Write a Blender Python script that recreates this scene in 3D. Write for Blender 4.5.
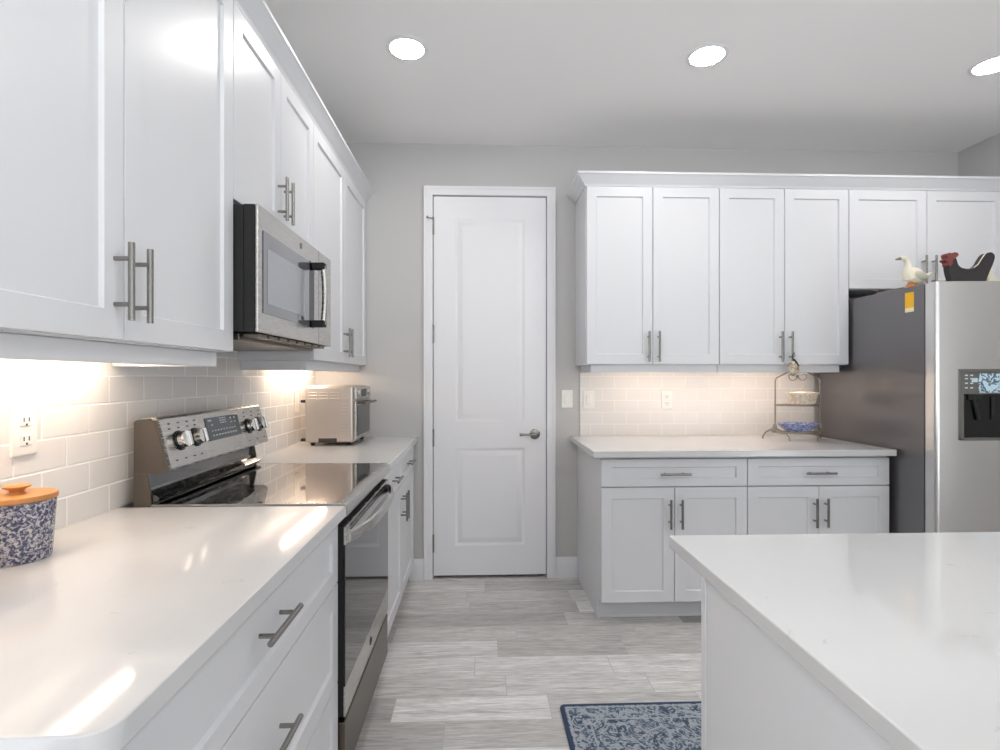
import bpy, bmesh, math, random
from mathutils import Vector, Matrix
random.seed(7)
for o in list(bpy.data.objects): bpy.data.objects.remove(o, do_unlink=True)
S = bpy.context.scene
C = S.collection
PI = math.pi

# ------------------------------------------------------------------ camera, world, exposure
FPX = 535.0
YAW = math.atan(20 / FPX)
cam_d = bpy.data.cameras.new('camera'); cam = bpy.data.objects.new('camera', cam_d); C.objects.link(cam)
cam.location = (0, 0, 1.295)
cam.rotation_euler = (PI / 2, 0, -YAW)
cam_d.sensor_width = 36.0; cam_d.sensor_fit = 'HORIZONTAL'
cam_d.lens = 36.0 * FPX / 1000.0
cam_d.shift_y = 0.002
cam_d.clip_start = 0.02
S.camera = cam
S.view_settings.view_transform = 'Standard'; S.view_settings.look = 'None'
S.view_settings.gamma = 1.0; S.view_settings.use_curve_mapping = False
S.view_settings.exposure = 0.0
world = bpy.data.worlds.new('daylight'); S.world = world; world.use_nodes = True
SKY_STRENGTH, UPLIGHT_STRENGTH = 1.3, 4.0      # soft sky, brighter lower half added to throw light up onto the ceiling
wn = world.node_tree; bg = wn.nodes['Background']
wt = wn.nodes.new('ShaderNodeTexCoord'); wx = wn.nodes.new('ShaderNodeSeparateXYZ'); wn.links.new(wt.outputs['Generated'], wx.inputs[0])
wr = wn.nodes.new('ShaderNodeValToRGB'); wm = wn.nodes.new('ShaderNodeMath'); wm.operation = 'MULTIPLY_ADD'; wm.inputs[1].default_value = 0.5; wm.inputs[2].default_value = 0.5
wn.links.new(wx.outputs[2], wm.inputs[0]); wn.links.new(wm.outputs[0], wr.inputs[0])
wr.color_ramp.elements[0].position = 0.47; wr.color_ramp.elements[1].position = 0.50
wr.color_ramp.elements[0].color = (UPLIGHT_STRENGTH * 0.94, UPLIGHT_STRENGTH * 0.97, UPLIGHT_STRENGTH, 1)
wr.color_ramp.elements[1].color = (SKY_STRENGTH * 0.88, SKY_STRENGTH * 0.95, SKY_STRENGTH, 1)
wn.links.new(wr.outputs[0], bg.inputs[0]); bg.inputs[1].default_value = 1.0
CEIL_LIGHT = 105.0      # emission of the recessed lamps
LED_LIGHT = 36.0       # emission of the under-cabinet strips on the left
LED_BACK = 18.0        # and of those on the back wall

# ------------------------------------------------------------------ materials
def lin(c):
    f = lambda v: v / 12.92 if v <= 0.04045 else ((v + 0.055) / 1.055) ** 2.4
    return (f(c[0] / 255), f(c[1] / 255), f(c[2] / 255), 1)

class NT:
    def __init__(self, name):
        self.m = bpy.data.materials.new(name); self.m.use_nodes = True
        self.t = self.m.node_tree; self.b = self.t.nodes['Principled BSDF']
    def n(self, typ, **kw):
        nd = self.t.nodes.new(typ)
        for k, v in kw.items():
            if k.startswith('i_'):
                key = k[2:]; key = int(key) if key.isdigit() else key.replace('_', ' ')
                if hasattr(v, 'is_linked') or isinstance(v, bpy.types.NodeSocket): self.t.links.new(v, nd.inputs[key])
                else: nd.inputs[key].default_value = v
            else: setattr(nd, k, v)
        return nd
    def math(self, op, a, b=0.0, c=None):
        nd = self.t.nodes.new('ShaderNodeMath'); nd.operation = op
        for i, v in enumerate((a, b) if c is None else (a, b, c)):
            if isinstance(v, bpy.types.NodeSocket): self.t.links.new(v, nd.inputs[i])
            else: nd.inputs[i].default_value = v
        return nd.outputs[0]
    def mix(self, f, a, b, blend='MIX'):
        nd = self.t.nodes.new('ShaderNodeMix'); nd.data_type = 'RGBA'; nd.blend_type = blend
        for s, v in ((nd.inputs[0], f), (nd.inputs[6], a), (nd.inputs[7], b)):
            if isinstance(v, bpy.types.NodeSocket): self.t.links.new(v, s)
            else: s.default_value = v
        return nd.outputs[2]
    def ramp(self, f, stops):
        nd = self.t.nodes.new('ShaderNodeValToRGB'); self.t.links.new(f, nd.inputs[0])
        e = nd.color_ramp.elements
        while len(e) < len(stops): e.new(0.5)
        for el, (p, c) in zip(e, stops): el.position = p; el.color = c
        return nd.outputs[0]
    def set(self, key, v):
        if isinstance(v, bpy.types.NodeSocket): self.t.links.new(v, self.b.inputs[key])
        else: self.b.inputs[key].default_value = v
    def pos(self): return self.n('ShaderNodeNewGeometry').outputs['Position']
    def obj(self): return self.n('ShaderNodeTexCoord').outputs['Object']
    def bump(self, h, strength=0.2, dist=0.002):
        nd = self.n('ShaderNodeBump'); nd.inputs['Strength'].default_value = strength
        nd.inputs['Distance'].default_value = dist; self.t.links.new(h, nd.inputs['Height'])
        self.t.links.new(nd.outputs[0], self.b.inputs['Normal'])

def plain(name, col, rough=0.5, metal=0.0, var=0.03, scale=30.0, bump=0.0, coat=0.0, spec=0.5, emit=None, es=0.0):
    k = NT(name); c = lin(col)
    nz = k.n('ShaderNodeTexNoise', i_Scale=scale, i_Vector=k.obj()); nz.inputs['Detail'].default_value = 3
    d = tuple(x * (1 - var) for x in c[:3]) + (1,); l = tuple(min(1, x * (1 + var)) for x in c[:3]) + (1,)
    k.set('Base Color', k.mix(nz.outputs[0], d, l))
    k.set('Roughness', rough); k.set('Metallic', metal); k.set('Specular IOR Level', spec)
    if coat: k.set('Coat Weight', coat); k.set('Coat Roughness', 0.05)
    if bump: k.bump(nz.outputs[0], bump)
    if emit: k.set('Emission Color', lin(emit)); k.set('Emission Strength', es)
    return k.m

def brushed(name, col, rough=0.28, stretch=(1, 1, 60), var=0.025, metal=1.0):
    k = NT(name); c = lin(col)
    mp = k.n('ShaderNodeMapping', i_Vector=k.obj()); mp.inputs['Scale'].default_value = stretch
    nz = k.n('ShaderNodeTexNoise', i_Scale=18.0, i_Vector=mp.outputs[0]); nz.inputs['Detail'].default_value = 2
    k.set('Base Color', k.mix(nz.outputs[0], tuple(x * (1 - var) for x in c[:3]) + (1,), tuple(min(1, x * (1 + var)) for x in c[:3]) + (1,)))
    k.set('Metallic', metal)
    k.set('Roughness', k.math('MULTIPLY_ADD', nz.outputs[0], 0.04, rough - 0.02))
    return k.m

def planks():
    k = NT('wood_look_floor_tile'); p = k.n('ShaderNodeSeparateXYZ', i_0=k.pos())
    W, L = 0.152, 0.61
    yy = k.math('DIVIDE', k.math('ADD', p.outputs[1], 10.0 - 0.01), W)
    row = k.math('FLOOR', yy); fy = k.math('FRACT', yy)
    rn = k.n('ShaderNodeTexWhiteNoise', noise_dimensions='1D', i_W=row)
    xx = k.math('ADD', k.math('DIVIDE', k.math('ADD', p.outputs[0], 10.0), L), rn.outputs[0])
    col = k.math('FLOOR', xx); fx = k.math('FRACT', xx)
    cv = k.n('ShaderNodeCombineXYZ', i_0=row, i_1=col)
    pn = k.n('ShaderNodeTexWhiteNoise', noise_dimensions='2D', i_Vector=cv.outputs[0])
    # grain stretched along each plank, shifted per plank
    gv = k.n('ShaderNodeCombineXYZ', i_0=k.math('ADD', k.math('MULTIPLY', p.outputs[0], 1.6), k.math('MULTIPLY', pn.outputs[0], 37.0)),
             i_1=k.math('MULTIPLY', p.outputs[1], 17.0), i_2=k.math('MULTIPLY', pn.outputs[0], 11.0))
    g = k.n('ShaderNodeTexNoise', i_Scale=2.2, i_Vector=gv.outputs[0]); g.inputs['Detail'].default_value = 7; g.inputs['Roughness'].default_value = 0.62; g.inputs['Distortion'].default_value = 1.2
    fv = k.n('ShaderNodeCombineXYZ', i_0=k.math('ADD', k.math('MULTIPLY', p.outputs[0], 7.0), k.math('MULTIPLY', pn.outputs[0], 53.0)),
             i_1=k.math('MULTIPLY', p.outputs[1], 90.0), i_2=k.math('MULTIPLY', pn.outputs[0], 5.0))
    g2 = k.n('ShaderNodeTexNoise', i_Scale=2.0, i_Vector=fv.outputs[0]); g2.inputs['Detail'].default_value = 5; g2.inputs['Roughness'].default_value = 0.7
    base = k.ramp(pn.outputs[0], [(0.0, lin((162, 159, 156))), (0.35, lin((192, 189, 186))), (0.75, lin((212, 210, 207))), (1.0, lin((234, 232, 230)))])
    gr = k.ramp(g.outputs[0], [(0.28, (0.55, 0.55, 0.55, 1)), (0.42, (0.84, 0.84, 0.84, 1)), (0.55, (1.0, 1.0, 1.0, 1)), (0.7, (1.22, 1.22, 1.22, 1))])
    gf = k.ramp(g2.outputs[0], [(0.30, (0.66, 0.66, 0.66, 1)), (0.5, (1.0, 1.0, 1.0, 1)), (0.68, (1.22, 1.22, 1.22, 1))])
    c = k.mix(0.8, k.mix(0.85, base, gr, 'MULTIPLY'), gf, 'MULTIPLY')
    ey = k.math('MINIMUM', fy, k.math('SUBTRACT', 1.0, fy)); ex = k.math('MINIMUM', fx, k.math('SUBTRACT', 1.0, fx))
    e = k.math('MINIMUM', k.math('MULTIPLY', ey, W), k.math('MULTIPLY', ex, L))
    gm = k.math('LESS_THAN', e, 0.0014)
    k.set('Base Color', k.mix(gm, c, lin((186, 184, 181))))
    k.set('Roughness', 0.42); k.set('Specular IOR Level', 0.4)
    k.bump(k.math('SUBTRACT', g.outputs[0], gm), 0.12, 0.002)
    return k.m

def subway(name, ax, grout=(248, 247, 245), bs=0.5):
    k = NT(name); p = k.n('ShaderNodeSeparateXYZ', i_0=k.pos())
    W, Hh = 0.156, 0.0768
    zz = k.math('DIVIDE', k.math('SUBTRACT', p.outputs[2], 0.914), Hh); row = k.math('FLOOR', zz); fz = k.math('FRACT', zz)
    xx = k.math('ADD', k.math('DIVIDE', k.math('ADD', p.outputs[ax], 10.0 + (-0.014 if ax == 1 else 0.05)), W), k.math('MULTIPLY', k.math('MODULO', k.math('ADD', row, 100.0), 2.0), 0.5))
    fx = k.math('FRACT', xx); colm = k.math('FLOOR', xx)
    ez = k.math('MULTIPLY', k.math('MINIMUM', fz, k.math('SUBTRACT', 1.0, fz)), Hh)
    ex = k.math('MULTIPLY', k.math('MINIMUM', fx, k.math('SUBTRACT', 1.0, fx)), W)
    e = k.math('MINIMUM', ez, ex)
    mr = k.n('ShaderNodeMapRange', i_0=e); mr.inputs[1].default_value = 0.0012; mr.inputs[2].default_value = 0.0035
    cv = k.n('ShaderNodeCombineXYZ', i_0=row, i_1=colm)
    pn = k.n('ShaderNodeTexWhiteNoise', noise_dimensions='2D', i_Vector=cv.outputs[0])
    tile = k.mix(pn.outputs[0], lin((222, 219, 216)) if ax == 1 else lin((226, 223, 220)), lin((233, 230, 227)) if ax == 1 else lin((229, 226, 223)))
    k.set('Base Color', k.mix(mr.outputs[0], lin(grout), tile))
    k.set('Roughness', k.math('MULTIPLY_ADD', mr.outputs[0], -0.55, 0.75))
    k.bump(mr.outputs[0], bs, 0.0015)
    return k.m

def quartz():
    k = NT('white_quartz'); pz = k.pos()
    n1 = k.n('ShaderNodeTexNoise', i_Scale=5.0, i_Vector=pz); n1.inputs['Detail'].default_value = 6; n1.inputs['Distortion'].default_value = 1.5
    vein = k.math('LESS_THAN', k.math('ABSOLUTE', k.math('SUBTRACT', n1.outputs[0], 0.5)), 0.006)
    n2 = k.n('ShaderNodeTexNoise', i_Scale=14.0, i_Vector=pz); n2.inputs['Detail'].default_value = 2
    msk = k.math('GREATER_THAN', n2.outputs[0], 0.64)
    n3 = k.n('ShaderNodeTexNoise', i_Scale=3.0, i_Vector=pz); n3.inputs['Detail'].default_value = 4
    basec = k.mix(n3.outputs[0], lin((200, 200, 201)), lin((214, 214, 214)))
    k.set('Base Color', k.mix(k.math('MULTIPLY', k.math('MULTIPLY', vein, msk), 0.35), basec, lin((178, 174, 170))))
    k.set('Roughness', 0.075); k.set('Specular IOR Level', 0.5)
    return k.m

def speckle():
    k = NT('blue_spatter_glaze')
    n1 = k.n('ShaderNodeTexNoise', i_Scale=170.0, i_Vector=k.obj()); n1.inputs['Detail'].default_value = 3; n1.inputs['Distortion'].default_value = 0.8
    k.set('Base Color', k.ramp(n1.outputs[0], [(0.40, lin((66, 70, 96))), (0.50, lin((112, 114, 136))), (0.56, lin((176, 174, 178))), (0.72, lin((206, 202, 200)))]))
    k.set('Roughness', 0.25); return k.m

def rugmat():
    k = NT('distressed_blue_rug_pile'); p = k.n('ShaderNodeSeparateXYZ', i_0=k.obj())
    n1 = k.n('ShaderNodeTexNoise', i_Scale=26.0, i_Vector=k.obj()); n1.inputs['Detail'].default_value = 5; n1.inputs['Distortion'].default_value = 2.5
    n2 = k.n('ShaderNodeTexVoronoi', i_Scale=15.0, i_Vector=k.obj(), feature='DISTANCE_TO_EDGE')
    n3 = k.n('ShaderNodeTexVoronoi', i_Scale=7.0, i_Vector=k.obj())
    field = k.ramp(n1.outputs[0], [(0.36, lin((76, 88, 106))), (0.50, lin((104, 118, 134))), (0.58, lin((158, 166, 174))), (0.70, lin((184, 188, 192)))])
    rings = k.math('LESS_THAN', k.math('ABSOLUTE', k.math('SUBTRACT', k.math('FRACT', k.math('MULTIPLY', n3.outputs['Distance'], 14.0)), 0.5)), 0.13)
    lines = k.math('LESS_THAN', n2.outputs[0], 0.05)
    c = k.mix(k.math('MULTIPLY', k.math('MAXIMUM', rings, lines), k.math('GREATER_THAN', n1.outputs[0], 0.44)), field, lin((172, 178, 186)))
    core = k.math('LESS_THAN', n3.outputs['Distance'], 0.09)
    c = k.mix(k.math('MULTIPLY', core, 0.6), c, lin((206, 190, 184)))
    # border lines: distance to the rug's rim (half sizes 0.46 x 0.33)
    d = k.math('MINIMUM', k.math('SUBTRACT', 0.46, k.math('ABSOLUTE', p.outputs[0])), k.math('SUBTRACT', 0.33, k.math('ABSOLUTE', p.outputs[1])))
    b1 = k.math('LESS_THAN', d, 0.016)
    b2 = k.math('LESS_THAN', k.math('ABSOLUTE', k.math('SUBTRACT', d, 0.024)), 0.004)
    b3 = k.math('LESS_THAN', k.math('ABSOLUTE', k.math('SUBTRACT', d, 0.098)), 0.004)
    c = k.mix(k.math('MULTIPLY', k.math('MAXIMUM', b2, b3), 0.75), c, lin((178, 184, 190)))
    c = k.mix(b1, c, lin((66, 78, 102)))
    k.set('Base Color', c); k.set('Roughness', 0.95); k.set('Specular IOR Level', 0.1)
    n4 = k.n('ShaderNodeTexNoise', i_Scale=400.0, i_Vector=k.obj()); k.bump(n4.outputs[0], 0.6, 0.003)
    return k.m

def woodmat(name, a, b):
    k = NT(name); mp = k.n('ShaderNodeMapping', i_Vector=k.obj()); mp.inputs['Scale'].default_value = (14, 70, 70)
    nz = k.n('ShaderNodeTexNoise', i_Scale=1.0, i_Vector=mp.outputs[0]); nz.inputs['Detail'].default_value = 4; nz.inputs['Distortion'].default_value = 0.8
    k.set('Base Color', k.mix(nz.outputs[0], lin(a), lin(b))); k.set('Roughness', 0.4); return k.m

def floral(name, a, b, scale=60.0, rough=0.2, emit=0.0):
    k = NT(name); v = k.n('ShaderNodeTexNoise', i_Scale=scale, i_Vector=k.obj()); v.inputs['Detail'].default_value = 1; v.inputs['Distortion'].default_value = 1.5
    c = k.ramp(v.outputs[0], [(0.46, lin(a)), (0.52, lin(b))])
    k.set('Base Color', c); k.set('Roughness', rough)
    if emit: k.set('Emission Color', c); k.set('Emission Strength', emit)
    return k.m

M = {
    'wall': plain('grey_wall_paint', (194, 193, 192), 0.75, bump=0.05, scale=120, var=0.01),
    'ceil': plain('flat_ceiling_paint', (243, 242, 241), 0.85, bump=0.06, scale=90, var=0.01),
    'floor': planks(),
    'cab': plain('white_cabinet_paint', (217, 218, 221), 0.32, var=0.006, scale=20),
    'trim': plain('white_trim_paint', (230, 230, 233), 0.35, var=0.006, scale=20),
    'tileL': subway('white_subway_tile_left', 1),
    'tileB': subway('white_subway_tile_back', 0, (234, 231, 228), 0.15),
    'quartz': quartz(),
    'nickel': brushed('brushed_nickel', (150, 147, 143), 0.26, (30, 30, 30)),
    'steel': brushed('brushed_stainless_steel', (196, 194, 190), 0.27, (1, 1, 60)),
    'steelv': brushed('vertical_brushed_stainless', (222, 221, 219), 0.24, (60, 60, 0.8)),
    'darksteel': brushed('dark_stainless_side', (112, 104, 96), 0.34, (40, 40, 2)),
    'fridge_side': plain('dark_grey_textured_side', (124, 122, 124), 0.30, 0.7, var=0.05, scale=200, bump=0.05),
    'black': plain('black_enamel', (14, 14, 15), 0.25),
    'rubber': plain('black_rubber', (24, 24, 25), 0.7),
    'glass_black': plain('black_ceramic_glass', (10, 10, 11), 0.05, coat=1.0, spec=1.0, var=0.2),
    'glass_oven': plain('dark_oven_glass', (24, 24, 26), 0.05, coat=0.25, spec=0.5),
    'glass_mw': plain('grey_microwave_glass', (92, 94, 102), 0.12, coat=0.8, spec=0.8),
    'glass_mw2': plain('pale_microwave_screen', (150, 152, 160), 0.2, coat=0.5),
    'chrome': plain('polished_chrome', (215, 213, 210), 0.12, 1.0),
    'plate': plain('white_plastic_plate', (236, 234, 230), 0.35),
    'slot': plain('dark_slot', (60, 56, 54), 0.6),
    'wood': woodmat('orange_bamboo', (176, 116, 64), (200, 142, 84)),
    'brownwood': woodmat('brown_wood', (120, 88, 62), (150, 114, 84)),
    'speck': speckle(),
    'rug': rugmat(),
    'wire': plain('grey_bronze_wire', (150, 140, 128), 0.4, 0.7),
    'bowlblue': floral('blue_painted_glaze', (104, 114, 168), (172, 178, 208), 55),
    'bowlwhite': floral('cream_relief_glaze', (206, 188, 166), (228, 216, 200), 50, 0.35),
    'cream': plain('cream_painted_wood', (226, 220, 200), 0.5, var=0.08),
    'grey_paint': plain('grey_wing_paint', (190, 188, 170), 0.5, var=0.08),
    'orange': plain('orange_paint', (206, 132, 70), 0.5),
    'beak': plain('brown_beak_paint', (120, 110, 88), 0.5),
    'henblack': plain('black_painted_wood', (44, 40, 42), 0.5, var=0.15),
    'henred': plain('red_brown_paint', (128, 62, 58), 0.5, var=0.2),
    'yellow': plain('yellow_sticker_paper', (250, 190, 30), 0.5),
    'white_paper': plain('pale_sticker_paper', (244, 236, 190), 0.5),
    'toaster': brushed('satin_toaster_shell', (214, 204, 196), 0.36, (2, 60, 60)),
    'screen': plain('dark_display_glass', (48, 54, 60), 0.15, coat=0.5),
    'marks': plain('lit_display_marks', (200, 215, 220), 0.5, emit=(190, 215, 225), es=0.12),
    'disp_grey': plain('grey_control_panel', (104, 102, 98), 0.3, coat=0.3),
    'icy': floral('pale_blue_screen_reflection', (96, 112, 124), (196, 222, 236), 45, 0.2, 0.06),  # reflection on the dispenser screen, put into the colour with a faint glow
    'egg': floral('pale_patterned_egg_shell', (150, 130, 104), (206, 200, 186), 70, 0.4),
    'ribbon': plain('dark_ribbon', (52, 46, 48), 0.7),
    'shadow_gap': plain('dark_gap', (20, 20, 20), 0.8),
}
def emitter(name, col, s):
    k = NT(name); k.set('Base Color', (0.9, 0.9, 0.9, 1)); k.set('Emission Color', col); k.set('Emission Strength', s)
    nz = k.n('ShaderNodeTexNoise', i_Scale=3.0, i_Vector=k.obj()); k.set('Roughness', k.math('MULTIPLY_ADD', nz.outputs[0], 0.1, 0.4)); return k.m
M['lamp'] = emitter('lit_lamp_diffuser', (1.0, 0.97, 0.94, 1), CEIL_LIGHT)
M['led'] = emitter('lit_warm_strip', (1.0, 0.80, 0.62, 1), LED_LIGHT)
M['led_back'] = emitter('lit_warm_back_strip', (1.0, 0.80, 0.64, 1), LED_BACK)

# ------------------------------------------------------------------ mesh builder
class MB:
    def __init__(self): self.bm = bmesh.new()
    def box(self, x0, x1, y0, y1, z0, z1, bev=0.0, seg=2):
        t = bmesh.new(); bmesh.ops.create_cube(t, size=1)
        for v in t.verts: v.co = Vector(((x0 + x1) / 2 + v.co.x * (x1 - x0), (y0 + y1) / 2 + v.co.y * (y1 - y0), (z0 + z1) / 2 + v.co.z * (z1 - z0)))
        if bev: bmesh.ops.bevel(t, geom=list(t.edges), offset=bev, segments=seg, affect='EDGES', profile=0.5)
        return self._take(t)
    def _take(self, t, mat=None):
        me = bpy.data.meshes.new('tmp'); t.to_mesh(me); t.free()
        if mat is not None: me.transform(mat)
        self.bm.from_mesh(me); bpy.data.meshes.remove(me); return self
    def rings(self, O, A, B, N, w, h, steps):
        """concentric rectangles (inset_w, inset_h, n) closed at both ends: a framed panel"""
        O, A, B, N = map(Vector, (O, A, B, N)); rs = []
        for iw, ih, n in steps:
            rs.append([self.bm.verts.new(O + A * a + B * b + N * n) for a, b in ((iw, ih), (w - iw, ih), (w - iw, h - ih), (iw, h - ih))])
        self.bm.faces.new(rs[0])
        for p, q in zip(rs, rs[1:]):
            for i in range(4): self.bm.faces.new((p[i], p[(i + 1) % 4], q[(i + 1) % 4], q[i]))
        self.bm.faces.new(rs[-1]); return self
    def shaker(self, O, A, B, N, w, h, rw=0.057, rh=0.057, t=0.019, rec=0.009):
        e = 0.0018
        return self.rings(O, A, B, N, w, h, [(0, 0, 0), (0, 0, t - e), (e, e, t), (rw, rh, t), (rw + 0.004, rh + 0.004, t - rec)])
    def tube(self, pts, r, n=10, closed=False, cap=True):
        pts = [Vector(p) for p in pts]; m = len(pts)
        rad = r if isinstance(r, (list, tuple)) else [r] * m
        T = []
        for i in range(m):
            a = pts[(i - 1) % m] if (closed or i > 0) else pts[i]; b = pts[(i + 1) % m] if (closed or i < m - 1) else pts[i]
            T.append((b - a).normalized())
        u = Vector((0, 0, 1)) if abs(T[0].z) < 0.9 else Vector((1, 0, 0))
        u = (u - T[0] * u.dot(T[0])).normalized(); rs = []
        for i in range(m):
            u = (u - T[i] * u.dot(T[i])).normalized(); v = T[i].cross(u)
            rs.append([self.bm.verts.new(pts[i] + (u * math.cos(2 * PI * k / n) + v * math.sin(2 * PI * k / n)) * rad[i]) for k in range(n)])
        prs = list(zip(rs, rs[1:])) + ([(rs[-1], rs[0])] if closed else [])
        for p, q in prs:
            for k in range(n): self.bm.faces.new((p[k], p[(k + 1) % n], q[(k + 1) % n], q[k]))
        if cap and not closed: self.bm.faces.new(rs[0]); self.bm.faces.new(rs[-1])
        return self
    def cyl(self, p, q, r, n=20): return self.tube([p, q], r, n)
    def lathe(self, c, prof, axis=(0, 0, 1), n=40, sx=1.0, sy=1.0):
        c = Vector(c); ax = Vector(axis).normalized()
        u = Vector((1, 0, 0)) if abs(ax.x) < 0.9 else Vector((0, 1, 0)); u = (u - ax * u.dot(ax)).normalized(); v = ax.cross(u); rs = []
        for r, z in prof:
            if r < 1e-6: rs.append([self.bm.verts.new(c + ax * z)])
            else: rs.append([self.bm.verts.new(c + ax * z + u * (r * sx * math.cos(2 * PI * k / n)) + v * (r * sy * math.sin(2 * PI * k / n))) for k in range(n)])
        for p, q in zip(rs, rs[1:]):
            for k in range(n):
                a, b = p[k % len(p)], p[(k + 1) % len(p)]; d, e = q[k % len(q)], q[(k + 1) % len(q)]
                f = [a] + ([b] if b is not a else []) + ([e] if True else []) + ([d] if d is not e else [])
                if len(set(f)) >= 3: self.bm.faces.new(f)
        if len(rs[0]) > 1: self.bm.faces.new(rs[0])
        if len(rs[-1]) > 1: self.bm.faces.new(rs[-1])
        return self
    def prism(self, poly, f, a, b, bev=0.0):
        """poly of 2-D points mapped by f(p, t) at t=a and t=b"""
        t = bmesh.new()
        r0 = [t.verts.new(f(p, a)) for p in poly]; r1 = [t.verts.new(f(p, b)) for p in poly]; n = len(poly)
        t.faces.new(r0); t.faces.new(list(reversed(r1)))
        for i in range(n): t.faces.new((r0[i], r1[i], r1[(i + 1) % n], r0[(i + 1) % n]))
        bmesh.ops.recalc_face_normals(t, faces=t.faces)
        if bev:
            ed = [e for e in t.edges if (e.verts[0] in r0) == (e.verts[1] in r0)]
            bmesh.ops.bevel(t, geom=ed, offset=bev, segments=2, affect='EDGES', profile=0.5)
        return self._take(t)
    def sphere(self, c, rx, ry, rz, rot=None, n=20):
        t = bmesh.new(); bmesh.ops.create_uvsphere(t, u_segments=n, v_segments=n // 2, radius=1)
        m = Matrix.Translation(Vector(c)) @ (rot.to_4x4() if rot else Matrix.Identity(4)) @ Matrix.Diagonal((rx, ry, rz, 1))
        return self._take(t, m)
    def build(self, name, mat, parent=None, props=None, ang=48):
        bm = self.bm
        bmesh.ops.recalc_face_normals(bm, faces=bm.faces)
        for f in bm.faces: f.smooth = True
        for e in bm.edges:
            if len(e.link_faces) == 2 and e.calc_face_angle(0) > math.radians(ang): e.smooth = False
        off = WO.get(parent.name, Vector()) if parent else Vector()
        if parent is None:      # top-level one-mesh thing: its origin at its base centre
            xs = [v.co for v in bm.verts]
            lo = Vector((min(v.x for v in xs), min(v.y for v in xs), min(v.z for v in xs))); hi = Vector((max(v.x for v in xs), max(v.y for v in xs), 0))
            if props and props.get('kind') == 'structure': off = Vector()
            else: off = Vector(((lo.x + hi.x) / 2, (lo.y + hi.y) / 2, lo.z))
        bmesh.ops.translate(bm, verts=bm.verts, vec=-off)
        me = bpy.data.meshes.new(name); bm.to_mesh(me); bm.free()
        me.materials.append(M[mat] if isinstance(mat, str) else mat)
        o = bpy.data.objects.new(name, me); C.objects.link(o)
        wn_ = o.modifiers.new('weighted_normals', 'WEIGHTED_NORMAL'); wn_.keep_sharp = True; wn_.weight = 100
        if parent: o.parent = parent
        else: o.location = off
        WO[o.name] = off
        for k, v in (props or {}).items(): o[k] = v
        return o
WO = {}
def thing(name, label, cat, loc, group=None):
    o = bpy.data.objects.new(name, None); o.empty_display_size = 0.05; C.objects.link(o); o.location = loc
    o['label'] = label; o['category'] = cat
    if group: o['group'] = group
    WO[o.name] = Vector(loc); return o
def tagp(label, cat, group=None):
    d = {'label': label, 'category': cat}
    if group: d['group'] = group
    return d
STR = {'kind': 'structure'}
def copy_tree(o, loc, label, group=None):
    r = o.copy(); C.objects.link(r); r.location = loc; r['label'] = label; WO[r.name] = Vector(loc)
    if group: r['group'] = group
    for ch in list(o.children):
        c = ch.copy(); C.objects.link(c); c.parent = r
        for g in list(ch.children):
            d = g.copy(); C.objects.link(d); d.parent = c
    return r

# ------------------------------------------------------------------ key planes
XL, YB, XR, ZC, YR = -1.061, 3.445, 3.18, 2.79, -4.0
TL, TB = XL + 0.010, YB - 0.010          # tile faces
XU = -0.725                              # left upper door faces
YU = 3.095                               # right upper door faces
XD = -0.42                               # left base door/drawer faces
YD = 2.765                               # right base door faces

# ------------------------------------------------------------------ room shell
MB().box(-1.3, 3.4, YR - 0.2, YB + 0.2, -0.08, 0).build('floor', 'floor', None, STR)
MB().box(-1.3, 3.4, YR - 0.2, YB + 0.2, ZC, ZC + 0.08).build('ceiling', 'ceil', None, STR)
w = MB(); w.box(XL - 0.12, XL, 0.0, YB + 0.12, 0, ZC).box(XL - 0.12, XL, YR, -3.4, 0, ZC).box(XL - 0.12, XL, -3.4, 0.0, 2.3, ZC).box(XL - 0.12, XL, -3.4, 0.0, 0, 0.25)
w.build('wall_left', 'wall', None, STR)
DX0, DX1, DZ = -0.301, 0.430, 2.458      # door opening
w = MB()
w.box(XL, DX0, YB, YB + 0.12, 0, ZC).box(DX1, XR, YB, YB + 0.12, 0, ZC).box(DX0, DX1, YB, YB + 0.12, DZ, ZC).box(DX0, DX1, YB + 0.075, YB + 0.12, 0, DZ)
w.build('wall_back', 'wall', None, STR)
w = MB(); w.box(XR, XR + 0.12, 0.2, YB + 0.12, 0, ZC).box(XR, XR + 0.12, YR, -3.4, 0, ZC).box(XR, XR + 0.12, -3.4, 0.2, 2.3, ZC).box(XR, XR + 0.12, -3.4, 0.2, 0, 0.25)
w.build('wall_right', 'wall', None, STR)
w = MB(); w.box(XL, -0.6, YR - 0.12, YR, 0, ZC).box(2.9, XR, YR - 0.12, YR, 0, ZC).box(-0.6, 2.9, YR - 0.12, YR, 2.35, ZC)
w.build('wall_rear', 'wall', None, STR)
f = MB()
for x in (-0.6, 0.55, 1.7, 2.84): f.box(x, x + 0.06, YR - 0.09, YR - 0.03, 0.0, 2.35)
f.box(-0.6, 2.9, YR - 0.09, YR - 0.03, 2.29, 2.35); f.box(-0.6, 2.9, YR - 0.09, YR - 0.03, 0.0, 0.08)
f.build('added_window_1', 'trim', None, STR)  # unseen rear window, added to let daylight in behind the camera
f = MB()
for y in (-3.4, -2.22, -1.03, 0.14): f.box(XR + 0.03, XR + 0.09, y, y + 0.06, 0.25, 2.3)
f.box(XR + 0.03, XR + 0.09, -3.4, 0.2, 2.24, 2.3); f.box(XR + 0.03, XR + 0.09, -3.4, 0.2, 0.25, 0.31)
f.build('added_window_2', 'trim', None, STR)  # unseen right-hand window, added as a further daylight source
f = MB()
for y in (-3.4, -2.29, -1.17, -0.06): f.box(XL - 0.09, XL - 0.03, y, y + 0.06, 0.25, 2.3)
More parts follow.
